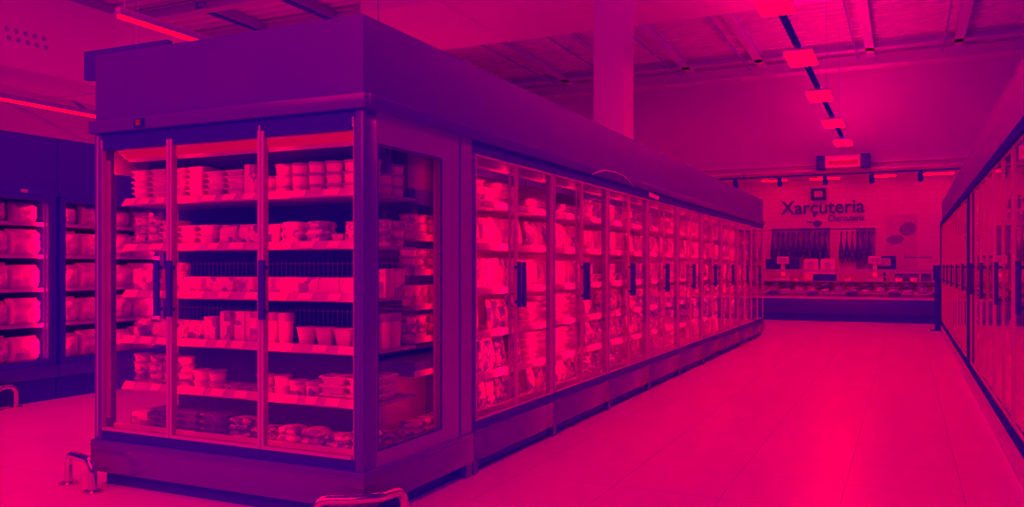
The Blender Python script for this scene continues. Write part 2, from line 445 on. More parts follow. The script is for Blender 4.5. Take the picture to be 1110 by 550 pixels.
# broad duct crossing the shop and the duct with outlet holes along the far aisle
def duct(name, label, x0, x1, y0, y1, z0, z1, org):
    t = thing(name, label, 'duct', org)
    b = MB().bbox(x0, x1, y0, y1, z0, z1, .05); body = part('casing', b, M['duct'], t)
    rs = []
    if x1 - x0 > y1 - y0:
        for hx in (x0 + .4, (x0 + x1) / 2, x1 - .4): part('hanger', MB().box(hx - .03, hx + .03, (y0 + y1) / 2 - .03, (y0 + y1) / 2 + .03, z1 - .01, 6.225), M['beam_dark'], t)
        x = x0 + 1.5
        while x < x1 - .5: rs.append(((x - .015, x + .015, y0 - .012, y1 + .012), (z0 - .012, z1 + .012))); x += 2.4
    else:
        y = y0 + 1.1
        while y < y1 - .5: rs.append(((x0 - .012, x1 + .012, y - .015, y + .015), (z0 - .012, z1 + .012))); y += 2.4
    for q, (ra, rb) in enumerate(rs): part('joint_rib', MB().box(*ra, *rb), M['duct'], t)
    return t
duct('crossing_duct', 'broad pale rectangular duct crossing the ceiling above the long cabinet', -5.6, 6.6, 7.75, 10.35, 5.42, 6.15, (-3, 9, 5.42))
t = duct('perforated_duct', 'long pale duct with two rows of round outlet holes above the dark cabinet', -9.3, -8.0, 1.6, 7.6, 3.88, 5.0, (-8.6, 5, 3.88))
for r in range(2):
    for k in range(5):
        yy = 3.46 + .128 * k + .03 * r
        h = MB()
        seg = 16; c = (-8.0, yy, 4.36 - .11 * r)
        ring = [(c[0] + .004, c[1] + .032 * math.cos(2 * PI * i / seg), c[2] + .032 * math.sin(2 * PI * i / seg)) for i in range(seg)]
        ring2 = [(c[0] - .01, p[1], p[2]) for p in ring]
        h.add(ring + ring2, [tuple(range(seg)), tuple(range(seg, 2 * seg))[::-1]] + [(i, (i + 1) % seg, seg + (i + 1) % seg, seg + i) for i in range(seg)])
        part('outlet_hole', h, M['beam_dark'], t)
# far wall panel closing the view over the left cabinets
struct('wall_left', MB().box(-15.2, -15, 4, 20.2, 0, 6.3), M['wall'], 0)
beam('ceiling_support_beam', -13, -5.7, 9.45, 9.7, 5.95, 6.2, M['beam_pale'])
beam('ceiling_support_beam', -13, -5.7, 7.9, 8.1, 6.0, 6.2, M['beam'])
struct('ceiling_brace_beam', MB().tube([(-9.9, 4.4, 3.9), (-9.6, 6.6, 3.1)], .03, 8).tube([(-12.5, 6.1, 5.4), (-9.9, 6.1, 3.9)], .03, 8), M['beam'])
struct('wall_partition', MB().box(-15, -5.6, 13.0, 13.2, 0, 5.2), M['wall'], 0)
# perforated cable trays under the roof deck
for i, (x, y0, y1) in enumerate(((-11.1, 6.3, 7.6), (-9.26, 7.9, 9.6), (-7.5, 8.1, 9.8), (-6.1, 8.2, 9.6))):
    t = thing('cable_tray', 'dark slotted cable tray under the roof deck, %s from the perforated duct' % TH[i], 'cable tray', (x, y0, 6.05), 'slotted trays under the roof')
    b = MB(); y = y0
    while y < y1:
        b.box(x - .09, x + .09, y, y + .12, 6.03, 6.06); y += .17
    part('slots', b, M['black'], t, None, 0)
    part('tray_rail', MB().box(x - .11, x - .09, y0, y1 + .1, 6.03, 6.2).box(x + .09, x + .11, y0, y1 + .1, 6.03, 6.2), M['beam_dark'], t, None, 0)
# column standing between the two backs of the island
cb = MB().bbox(-1.12, -.71, 6.5, 6.9, 0, 6.22, .015)
cb.box(-1.14, -.69, 6.48, 6.92, 5.2, 5.3)
struct('wall_column', cb, M['column'])

# ================================================================ HEAD OF THE ISLAND (end case facing the camera)
W = 1.93
ZR = (1.67, 1.395, 1.118, .842, .565)           # price rail undersides
T = thing('end_display_cabinet', 'graphite end cabinet with three glass doors at the head of the island', 'refrigerated cabinet', (-W / 2, .57, 0))
part('base_panel', MB().bbox(-W - .02, .02, -.02, 1.145, .085, .272, .006).box(-W - .024, .024, -.024, 1.0, .238, .243), M['base'], T)
part('toe_kick', MB().box(-W + .04, -.05, .045, 1.14, 0, .085), M['toe'], T)
part('foot', MB().box(-.06, .012, 1.06, 1.13, 0, .085), M['base'], T)
part('door_sill', MB().box(-W + .01, -.045, .0, .05, .272, .33), M['black'], T)
part('header', MB().box(-W + .03, -.045, .0, .06, 2.01, 2.09), M['black'], T)
part('floor_deck', MB().box(-W + .03, -.05, .06, 1.09, .275, .325), M['shelf'], T)
dr = part('deck_rail', MB().box(-W + .05, -.055, .085, .10, .318, .358), M['white'], T)
part('back_panel', MB().box(-W + .03, -.42, .600, .62, .275, 2.01).box(-1.3, -1.285, .594, .600, .33, 2.0).box(-.66, -.645, .594, .600, .33, 2.0), M['black_in'], T)
part('rear_wall', MB().box(-W + .03, -.02, 1.10, 1.14, .275, 2.09), M['black_in'], T)
part('roof_panel', MB().box(-W + .03, -.02, .06, 1.14, 2.03, 2.09), M['black_in'], T)
part('corner_post', MB().bbox(-.045, .004, -.004, .115, .272, 2.09, .004).box(-.02, -.012, -.007, -.004, .28, 2.08), M['frame'], T)
part('corner_post', MB().bbox(-W - .004, -W + .055, -.004, .07, .272, 2.09, .004), M['frame'], T)
part('post_trim', MB().box(-W + .022, -W + .032, -.010, -.004, .29, 2.08), M['stile'], T)
# glazed side towards the aisle
sp = MB().box(-.035, .003, .115, .98, .272, .36).box(-.035, .003, .115, .98, 1.925, 2.09).box(-.035, .003, .115, .13, .36, 1.925).box(-.035, .003, .77, .98, .36, 1.925)
s_ = part('side_door', sp, M['frame_lit'], T)
part('pane', MB().box(-.022, -.016, .13, .77, .36, 1.925), M['glass_side'], s_)
part('gasket', MB().frame_x(-.005, .0045, .122, .778, .352, 1.933, .010), M['toe'], s_)
part('inner_edge', MB().box(-.05, -.03, .772, .79, .36, 1.925), M['stile'], s_)
part('hinge_groove', MB().box(-.03, -.006, .98, 1.012, .272, 2.05), M['black'], T)
part('rear_post', MB().box(-.035, .004, 1.012, 1.145, .272, 2.09), M['frame_lit'], T)
# glazed side towards the far aisle
sl = MB().frame_x(-W, -W + .03, .07, 1.14, .272, 2.09, .05)
sl = part('side_window', sl, M['frame'], T)
part('pane', MB().box(-W + .012, -W + .018, .12, 1.09, .322, 2.04), M['glass'], sl)
# doors
DX = [(-W + .055, -1.318), (-1.312, -.652), (-.646, -.047)]
for i, (a, b) in enumerate(DX):
    sa, sb = (.018, .018)
    d = part('door', MB().box(*((a, a + sa) if i else (a + .012, a + .016)), -.012, .018, .332, 2.02).box(*((b - sb, b) if i < 2 else (b - .004, b)), -.012, .018, .332, 2.02).box(a + .018, b - .018, -.012, .018, .332, .350), M['stile'], T)
    part('top_edge', MB().box(a + .022, b - .022, -.010, .016, 1.988, 2.008), M['black'], d)
    part('pane', MB().box(a + .02, b - .02, -.001, .004, .35, 1.99), M['glass'], d)
    hx = b - .055 if i == 0 else a + .038
    hm = MB().bbox(hx - .019, hx + .019, -.058, -.036, 1.02, 1.335, .006)
    hm.box(hx - .01, hx + .01, -.036, -.012, 1.05, 1.07).box(hx - .01, hx + .01, -.036, -.012, 1.285, 1.305)
    part('handle', hm, M['handle'], d)
    part('hinge_pin', MB().lathe([(.006, 0), (.006, .05)], (b - .008 if i else a + .008, -.006, 2.0), 8), M['stile'], d)
# canopy with lamp, and inside lining
part('canopy_liner', MB().box(-W + .04, -.05, .30, .33, 1.80, 2.03).add([(-W + .04, .22, 1.95), (-.05, .22, 1.95), (-.05, .33, 1.84), (-W + .04, .33, 1.84), (-W + .04, .22, 1.96), (-.05, .22, 1.96), (-.05, .33, 1.85), (-W + .04, .33, 1.85)], [(0, 1, 2, 3), (7, 6, 5, 4), (0, 4, 5, 1), (2, 6, 7, 3)]), M['inner'], T)
lp = part('lamp_profile', MB().add([(-W + .06, .10, 2.0), (-.055, .10, 2.0), (-.055, .19, 1.94), (-W + .06, .19, 1.94), (-W + .06, .10, 2.02), (-.055, .10, 2.02), (-.055, .19, 2.02), (-W + .06, .19, 2.02)], [(3, 2, 1, 0), (4, 5, 6, 7), (0, 1, 5, 4), (1, 2, 6, 5), (2, 3, 7, 6), (3, 0, 4, 7)]), M['white'], T)
part('end_lining', MB().box(-W + .035, -W + .045, .1, .58, 1.86, 2.0), M['white_soft'], T)
part('canopy_diffuser', MB().add([(-W + .08, .104, 1.9965), (-.07, .104, 1.9965), (-.07, .160, 1.9583), (-W + .08, .160, 1.9583)], [(3, 2, 1, 0)]), M['canopy_glow'], T)
part('canopy_lamp', MB().box(-1.25, -1.15, .282, .30, 1.9, 1.912), M['stile'], T)
for i, zr in enumerate(ZR):
    sh = part('shelf', MB().box(-W + .09, -.055, .135, .585, zr, zr + .014), M['shelf'], T)
    part('price_rail', MB().add([(-W + .09, .105, zr - .002), (-.06, .105, zr - .002), (-.06, .135, zr + .042), (-W + .09, .135, zr + .042), (-W + .09, .115, zr - .004), (-.06, .115, zr - .004), (-.06, .142, zr + .040), (-W + .09, .142, zr + .040)],
         [(0, 1, 2, 3), (7, 6, 5, 4), (0, 4, 5, 1), (1, 5, 6, 2), (2, 6, 7, 3), (3, 7, 4, 0)]), M['rail'], sh)
    x = -W + .11
    rr = random.Random(i + 4)
    while x < -.2:
        w = rr.uniform(.07, .11)
        if x + w < -.07:
            part('price_tag', MB().add([(x, .1055, zr + .004), (x + w, .1055, zr + .004), (x + w, .129, zr + .039), (x, .129, zr + .039), (x, .104, zr + .004), (x + w, .104, zr + .004), (x + w, .1275, zr + .041), (x, .1275, zr + .041)],
                 [(3, 2, 1, 0), (4, 5, 6, 7), (0, 1, 5, 4), (1, 2, 6, 5), (2, 3, 7, 6), (3, 0, 4, 7)]), M['tag'], sh)
        x += w + rr.uniform(.03, .14)
for zr in ZR[2:4]:      # wire dividers standing on two of the shelves
    wr = MB()
    x = -W + .1
    while x < -.08:
        wr.tube([(x, .46, zr + .014), (x, .46, zr + .215)], .0022, 6); x += .034
    wr.tube([(-W + .08, .46, zr + .2), (-.07, .46, zr + .2)], .003, 6)
    part('wire_divider', wr, M['wire'], T)
# rear compartment behind the side door: five short shelves and a white lower panel
part('upper_liner', MB().box(-.5, -.13, .62, 1.09, 1.75, 1.96), M['side_liner'], T)
part('lower_liner', MB().box(-.60, -.30, .63, 1.09, .325, .66), M['white'], T)
for i, zr in enumerate((1.66, 1.45, 1.25, 1.05, .86, .665)):
    sh = part('side_shelf', MB().box(-.5, -.10, .64, 1.09, zr, zr + (.085 if i in (0, 5) else .012)), M['black'] if i in (0, 5) else M['shelf'], T)
    if i not in (0,): part('price_rail', MB().box(-.10, -.092, .64, 1.09, zr, zr + .035), M['rail'], sh)
# vertical lamps inside the mullions
def led(parent, axis, sgn, p, q0, q1, z0, z1, lit=None):
    """strip lamp behind a mullion: a slim housing with the lit face turned into the case"""
    h = MB(); f = MB()
    if axis == 'x':
        h.box(p, p - sgn * .012, q0 - .004, q1 + .004, z0, z1); e = p + sgn * .0006
        f.add([(e, q0, z0), (e, q1, z0), (e, q1, z1), (e, q0, z1)], [(0, 1, 2, 3) if sgn > 0 else (3, 2, 1, 0)])
    else:
        h.box(q0 - .004, q1 + .004, p, p - sgn * .012, z0, z1); e = p + sgn * .0006
        f.add([(q0, e, z0), (q1, e, z0), (q1, e, z1), (q0, e, z1)], [(3, 2, 1, 0) if sgn > 0 else (0, 1, 2, 3)])
    g = part('lamp_strip', h, M['stile'], parent, None, 0)
    part('diffuser', f, lit or M['led_long' if axis == 'x' else 'led'], g, None, 0)
for x in (-W + .072, -1.315, -.649, -.058):
    led(T, 'y', 1, .036, x - .008, x + .008, .40, 1.93)
led(T, 'x', -1, -.052, .775, .79, .42, 1.9, M['side_fill'])  # extra strip added to brighten the dim side shelves
# fascia (the cladding band that wraps the whole island above the doors)
L = 12.85
FZ0, FZ1 = 2.165, 2.561
F = thing('fascia_band', 'tall graphite cladding band wrapped round the top of the island', 'fascia', (-W / 2, 6.4, 2.09))
part('front_panel', MB().box(-W, -.006, 0, .03, FZ0, FZ1), M['panel'], F)
part('side_panel', MB().box(-.03, 0, .004, L, FZ0, FZ1), M['panel'], F)
part('corner_seam', MB().box(-.005, .003, -.003, .004, FZ0, FZ1), M['frame'], F)
part('far_panel', MB().box(-W, -.03, L - .03, L, FZ0, FZ1).box(-W, -W + .03, .03, L - .03, FZ0, FZ1), M['panel'], F)
part('front_moulding', MB().bbox(-W - .025, .032, -.032, .03, 2.09, 2.165, .006), M['frame'], F)
part('side_moulding', MB().bbox(-.03, .032, .03, L + .02, 2.09, 2.165, .006), M['frame'], F)
td = part('temperature_display', MB().bbox(-1.555, -1.485, -.052, -.028, 2.098, 2.148, .004), M['black'], F)
part('readout', MB().box(-1.53, -1.50, -.054, -.052, 2.108, 2.138), M['screen'], td)
part('top_cover', MB().box(-W + .03, -1.2, .03, L - .03, 2.168, 2.18), M['toe'], F)

# ================================================================ LONG SIDE: nine bays
Y0 = 1.15; BW = 1.3
ZL = (1.705, 1.415, 1.115, .825, .545)
BAYS = []
for k in range(9):
    a, b = Y0 + BW * k, Y0 + BW * (k + 1)
    T = thing('upright_refrigerator', 'glass-fronted refrigerator bay, %s along the aisle from the corner door' % TH[k], 'refrigerator', (-.45, (a + b) / 2, 0), 'refrigerator bays along the island')
    part('base_panel', MB().bbox(-.6, .02, a + .004, b - .004, .085, .272, .005), M['base'], T)
    part('toe_kick', MB().box(-.6, -.06, a + .075, b - .06, 0, .085).box(-.03, -.012, a + .075, b - .06, .03, .07), M['toe'], T)
    part('foot', MB().box(-.08, .012, a + .002, a + .06, 0, .085), M['base'], T)
    part('door_sill', MB().box(-.05, .008, a, b, .272, .33), M['black'], T)
    part('header', MB().box(-.06, .008, a, b, 2.01, 2.09), M['black'], T)
    part('carcass', MB().box(-W, -1.16, a, b, .0, 2.09), M['black_in'], T)
    part('back_panel', MB().box(-.68, -.66, a, b, .085, 2.07), M['back_long'], T)
    part('floor_deck', MB().box(-.66, -.07, a + .02, b - .02, .275, .315), M['shelf_long'], T)
    part('deck_rail', MB().box(-.075, -.062, a + .02, b - .02, .315, .36), M['white'], T)
    part('roof_panel', MB().box(-.66, -.06, a, b, 2.05, 2.09), M['inner'], T)
    part('canopy_liner', MB().box(-.26, -.22, a + .02, b - .02, 1.93, 2.05), M['inner'], T)
    part('lamp_profile', MB().box(-.16, -.09, a + .02, b - .02, 1.965, 2.05), M['white_soft'], T)
    part('mullion', MB().bbox(-.05, .012, a - .0, a + .035, .33, 2.01, .004), M['frame'] if k in (0,) else M['shelf'], T)
    led(T, 'x', -1, -.054, a + .010, a + .026, .38, 1.95)
    mid = (a + b) / 2
    led(T, 'x', -1, -.054, mid - .008, mid + .008, .38, 1.95)
    for q in range(2):
        ya, yb = (a + .037, mid - .003) if q == 0 else (mid + .003, b - .003)
        d = part('door', MB().frame_x(-.012, .010, ya, yb, .332, 2.008, .010), M['stile_thin'], T)
        part('pane', MB().box(-.004, .001, ya + .009, yb - .009, .341, 1.999), M['glass'], d)
        hy = mid - .04 if q == 0 else mid + .04
        hm = MB().bbox(.034, .056, hy - .019, hy + .019, 1.02, 1.335, .006)
        hm.box(.012, .036, hy - .01, hy + .01, 1.05, 1.07).box(.012, .036, hy - .01, hy + .01, 1.285, 1.305)
        part('handle', hm, M['handle'], d)
    for zr in ZL:
        sh = part('shelf', MB().box(-.65, -.125, a + .03, b - .01, zr, zr + .014), M['shelf_long'], T)
        part('price_rail', MB().add([(-.10, a + .03, zr - .002), (-.10, b - .01, zr - .002), (-.125, b - .01, zr + .048), (-.125, a + .03, zr + .048), (-.11, a + .03, zr - .004), (-.11, b - .01, zr - .004), (-.133, b - .01, zr + .046), (-.133, a + .03, zr + .046)],
             [(0, 1, 2, 3), (7, 6, 5, 4), (0, 4, 5, 1), (1, 5, 6, 2), (2, 6, 7, 3), (3, 7, 4, 0)]), M['rail'], sh)
        if k < 4:
            rr = random.Random(k * 9 + int(zr * 10)); y = a + .06
            while y < b - .2:
                w = rr.uniform(.08, .16)
                part('price_tag', MB().box(-.108, -.0975, y, y + w, zr + .004, zr + .036), M['tag'], sh)
                y += w + rr.uniform(.06, .22)
    BAYS.append((a, b))

# loose cable along the header
cp = [(.036, 3.25, 2.085), (.036, 3.4, 2.12), (.037, 3.6, 2.155), (.038, 3.9, 2.165), (.038, 4.15, 2.155), (.036, 4.35, 2.115), (.036, 4.45, 2.085)]
solo('loose_cable', MB().tube(cp, .006, 6), M['stile'], 'thin pale cable looping over the moulding above the long row of doors', 'cable', (.036, 3.8, 2.1))
solo('shelf_ticket', MB().add([(.034, 5.0, 2.075), (.034, 5.42, 2.06), (.034, 5.35, 2.02), (.034, 5.0, 2.03), (.030, 5.0, 2.075), (.030, 5.42, 2.06), (.030, 5.35, 2.02), (.030, 5.0, 2.03)],
     [(0, 1, 2, 3), (7, 6, 5, 4), (0, 4, 5, 1), (1, 5, 6, 2), (2, 6, 7, 3), (3, 7, 4, 0)]), M['tag'], 'small pale ticket stuck on the black header of the fourth refrigerator bay', 'ticket', (.032, 5.2, 2.05))

# ================================================================ GOODS in the end case
SHN = ('uppermost', 'second', 'third', 'fourth', 'fifth', 'lowest')
DOORN = ('left', 'middle', 'right')
def zshelf(s): return (ZR[s] + .0145) if s < 5 else .3255
def fill(s, d, x, keys, n, stack, y=.19, dx=None, rz=0., jit=.006, start=[{}]):
    """n columns of goods, stack high, from x to the right, on shelf s behind door d"""
    for c in range(n):
        key = keys[c % len(keys)] if isinstance(keys, (list, tuple)) else keys
        w, dd, h = PROTO[key][3]
        st = stack[c % len(stack)] if isinstance(stack, (list, tuple)) else stack
        w += .006
        idx = start[0].get((s, d), 0); start[0][(s, d)] = idx + 1
        for q in range(st):
            if st > 1: lab = '%s, %s up in %s pile, %s shelf behind the %s end door' % (LOOK[key], TH[q], TH[idx], SHN[s], DOORN[d])
            else: lab = '%s standing %s along the %s shelf behind the %s end door' % (LOOK[key], TH[idx], SHN[s], DOORN[d])
            yy = max(y, .147 + dd / 2 + .004)
            place(key, x + w / 2, yy + random.uniform(-.004, .006), zshelf(s) + q * h * 1.003, rz + random.uniform(-.05, .05) * (0 if 'tray' in key or 'carton' in key else 1), lab, 'goods on the %s shelf of the end cabinet' % SHN[s])
        x += w if dx is None else dx
    return x
def row(s, items):
    """goods along shelf s: (kind, left end, pile height, kwargs); the door is the one that shows them from the aisle"""
    for key, x, st, *kw in items:
        d = 0 if x < -1.54 else (1 if x < -.84 else 2)
        fill(s, d, x, key, 1, st, **(kw[0] if kw else {}))
row(0, [('tray', -1.825 + .150 * i, st) for i, st in enumerate((6, 6, 6, 6, 5, 5))] + [('carton_tall', -.925, 1), ('tub_white', -.84, 2)] + [('tub_white', -.725 + .1145 * i, 3) for i in range(6)])
row(1, [('tub', -1.825, 4), ('tub', -1.708, 4), ('tray', -1.588, 5), ('tray', -1.437, 4), ('tray', -1.286, 4), ('pouch_low', -1.13, 1), ('pouch_low', -.985, 1), ('pouch_low', -.84, 1),
        ('flat_pale', -.69, 3), ('flat_pale', -.52, 3), ('cup_small', -.34, 1), ('pouch_low', -.25, 1)])
row(2, [('carton', -1.80, 1), ('carton', -1.69, 1), ('carton_tall', -1.48, 1), ('carton_mid', -1.395, 1), ('carton_mid', -1.26, 1), ('carton_mid', -1.125, 1), ('carton_mid', -.99, 1), ('carton_mid', -.80, 1),
        ('carton_mid', -.665, 1), ('carton_mid', -.53, 1), ('carton_mid', -.395, 1), ('carton_mid', -.26, 1)])
row(3, [('pouch_low', -1.825, 1), ('pouch_low', -1.675, 1), ('pouch_low', -1.525, 1), ('pouch_low', -1.375, 1), ('carton', -1.222, 1), ('carton_tall', -1.10, 1), ('carton_tall', -1.0, 1), ('carton_tall', -.91, 1),
        ('tub_tall', -.80, 1), ('tub_tall', -.70, 1), ('cup', -.585, 1), ('cup', -.46, 1), ('cup', -.335, 1), ('pouch_c', -.205, 1)])
row(4, [('tub', -1.825, 4), ('tub', -1.705, 4), ('tub', -1.585, 4), ('tub', -1.465, 4), ('tub_white', -1.34, 2), ('tub_white', -1.222, 2), ('tub', -1.10, 1), ('tub', -.985, 1), ('tub_white', -.86, 2),
        ('tub_white', -.74, 2), ('tub_mid', -.625, 1), ('tub_mid', -.52, 1), ('tray_wide', -.41, 3), ('tray_wide', -.235, 3)])
row(5, [('carton_low', -1.825, 1), ('tray_dark', -1.67, 3), ('tray_dark', -1.47, 3), ('tray_dark', -1.27, 3), ('flat', -1.07, 3), ('flat', -.90, 2), ('flat_pale', -.72, 2), ('flat_pale', -.55, 2), ('flat', -.385, 2), ('flat', -.215, 3)])
# deeper rows that show through the glazed side
for s_i, key, st in ((0, 'tub_white', 3), (1, 'tub', 3), (2, 'carton', 1), (3, 'tub_tall', 1), (4, 'tray_wide', 3), (5, 'flat', 2)):
    w, dd, h = PROTO[key][3]
    for r in range(2):
        yy = .30 + dd / 2 + r * (dd + .01)
        if yy + dd / 2 > .58: break
        for q in range(st):
            place(key, -.062 - w / 2 - .006, yy, zshelf(s_i) + q * h * 1.003, 0, '%s%s %s row behind the corner post, %s shelf' % (LOOK[key], (', %s up,' % TH[q]) if st > 1 else '', TH[r + 1], SHN[s_i]), 'goods behind the corner post')
for r in range(3):
    for q in range(2):
        place('flat', -.155, .70 + .145 * r, .3255 + q * .0385, PI / 2, 'flat meat pack, %s up, %s from rear post on the lowest deck inside side door' % (TH[q], TH[2 - r]), 'goods on the lowest deck by the side door')
# goods on the side shelves behind the aisle door of the end case
for si, (zr, keys) in enumerate(((1.45, ['tub']), (1.25, ['tub']), (1.05, ['cup_small']), (.86, ['tub']))):
    n = 0
    y = .69
    while y < 1.06:
        key = keys[n % len(keys)]
        w, dd, h = PROTO[key][3]
        st = 3 if key == 'tub' else (2 if key == 'cup_small' else 1)
        if key == 'bottle': zz = .9
        for q in range(st):
            if si == 2 and h > .17: key = 'cup_small'; h = PROTO[key][3][2]; w = PROTO[key][3][0]
            place(key, -.175, y, zr + .013 + q * h * 1.003, PI / 2, '%s, %s from front on the %s short shelf inside side door%s' % (LOOK[key], TH[n], TH[si], (', %s up' % TH[q]) if st > 1 else ''), 'goods on the short side shelves')
        n += 1; y += w + .008

# ================================================================ GOODS along the long side
P_, PP, PD, C_, CS, TW, TB, TT, CL, FL, FP = 'pouch_big', 'pouch_big_pale', 'pouch_big_dark', 'carton_big', 'carton_slim_big', 'tray_wide', 'tub_white', 'tub_mid', 'carton_low', 'flat', 'flat_pale'
KINDS = {0: [TW, TB, C_, TT, TW, C_, TT, C_, TB],
         1: [PP, P_, C_, PP, P_, PP, C_, P_, PP],
         2: [CS, PP, TT, C_, CS, P_, PP, C_, CS],
         3: [P_, TW, P_, PP, C_, P_, TT, PP, C_],
         4: [PD, TW, PD, P_, FP, PD, P_, C_, P_],
         5: [PD, P_, FL, PD, TW, P_, CL, PD, CL]}
for k, (a, b) in enumerate(BAYS):
    for s in range(6):
        key = KINDS[s][k]
        w, dd, h = PROTO[key][3]
        zz = ZL[s] + .0145 if s < 5 else .3155
        stack = {'tray_wide': 5, 'tub_white': 3, 'tub_mid': 2, 'flat': 6, 'flat_pale': 5, 'carton_low': 2}.get(key, 1)
        if s == 0: stack = min(stack, 4 if h < .05 else 2)
        if k > 4 and h < .05: stack = min(stack, 4)
        if s == 5 and h < .05: stack = min(stack, 4 if h > .04 else 5)
        y = a + .06; n = 0
        while y + w < b - .03:
            if abs(y + w / 2 - (a + b) / 2) < .0: pass
            miss = random.random() < (.05 if stack == 1 else .0)
            if not miss:
                st = stack if random.random() < .7 else max(1, stack - 1)
                for q in range(st):
                    up = ', %s up,' % TH[q] if stack > 1 else ''
                    sc = 1.0
                    if stack == 1: sc = random.uniform(.94, 1.03) * (.9 if s == 0 else .86 if s == 5 and h > .2 else 1)
                    place(key, -.185 - dd / 2 - random.uniform(.004, .02), y + w / 2, zz + q * h * 1.003, PI / 2 + random.uniform(-.06, .06),
                          '%s%s %s along the %s shelf of the %s aisle bay' % (LOOK[key], up, TH[n], SHN[s], TH[k]), 'goods in the aisle bays, %s shelf' % SHN[s], sc)
            y += w * (1.02 if stack == 1 else 1.0) + .004; n += 1

# ================================================================ STEEL BUMPERS AT THE CORNERS
def arc(c, r, a0, a1, ux, uz, n=6):
    return [Vector(c) + Vector(ux) * (r * math.cos(a0 + (a1 - a0) * i / n)) + Vector(uz) * (r * math.sin(a0 + (a1 - a0) * i / n)) for i in range(n + 1)]
def bumper(name, label, pts, z, r=.024):
    """floor guard: two legs bent over into a top rail that follows the plan points"""
    t = thing(name, label, 'bumper rail', (pts[0][0], pts[0][1], 0), 'steel floor bumpers')
    P = [Vector((p[0], p[1], z)) for p in pts]
    path = []
    u = (P[1] - P[0]).normalized(); c = P[0] + u * .07 - Vector((0, 0, .07))
    path.append(Vector((P[0].x, P[0].y, .01)))
    path += arc(c, .07, PI, PI / 2, u, (0, 0, 1))
    for i in range(1, len(P) - 1):
        d0 = (P[i - 1] - P[i]).normalized(); d1 = (P[i + 1] - P[i]).normalized()
        for s in (.07, .03): path.append(P[i] + d0 * s)
        path.append(P[i] + (d0 + d1) * .012)
        for s in (.03, .07): path.append(P[i] + d1 * s)
    u = (P[-2] - P[-1]).normalized(); c = P[-1] + u * .07 - Vector((0, 0, .07))
    path += list(reversed(arc(c, .07, PI, PI / 2, u, (0, 0, 1))))
    path.append(Vector((P[-1].x, P[-1].y, .01)))
    part('rail', MB().tube(path, r, 14), M['chrome'], t)
    for p in (P[0], P[-1]):
        part('floor_plate', MB().lathe([(.055, 0), (.055, .008), (.05, .010)], (p.x, p.y, 0), 18), M['chrome'], t)
bumper('floor_bumper', 'low bent steel bumper beside the far corner of the end cabinet', [(-2.09, -.06), (-1.79, -.13)], .18)
bumper('floor_bumper', 'low steel bumper wrapped round the near corner of the end cabinet', [(-.16, -.19), (.0, -.10), (.11, .0), (.13, .17)], .165)
bumper('floor_bumper', 'short steel bumper end in front of the dark cabinet', [(-4.97, 1.36), (-4.99, 1.56)], .20)

# hanging dark sign behind the fascia
t = thing('hanging_sign_panel', 'dark blank panel hung on wires just behind the end cabinet fascia', 'hanging panel', (-3.1, 1.2, 2.82))
part('panel', MB().add([(-3.52, 1.14, 2.80), (-2.72, 1.25, 2.80), (-2.72, 1.25, 3.06), (-3.52, 1.14, 3.025), (-3.53, 1.20, 2.80), (-2.73, 1.31, 2.80), (-2.73, 1.31, 3.06), (-3.53, 1.20, 3.025)],
     [(0, 1, 2, 3), (7, 6, 5, 4), (0, 4, 5, 1), (1, 5, 6, 2), (2, 6, 7, 3), (3, 7, 4, 0)]), M['toe'], t)
for x in (-3.06, -3.0):
    part('hanging_wire', MB().tube([(x, 1.22, 3.03), (x - .02, 1.22, 6.0)], .003, 6), M['wire'], t)

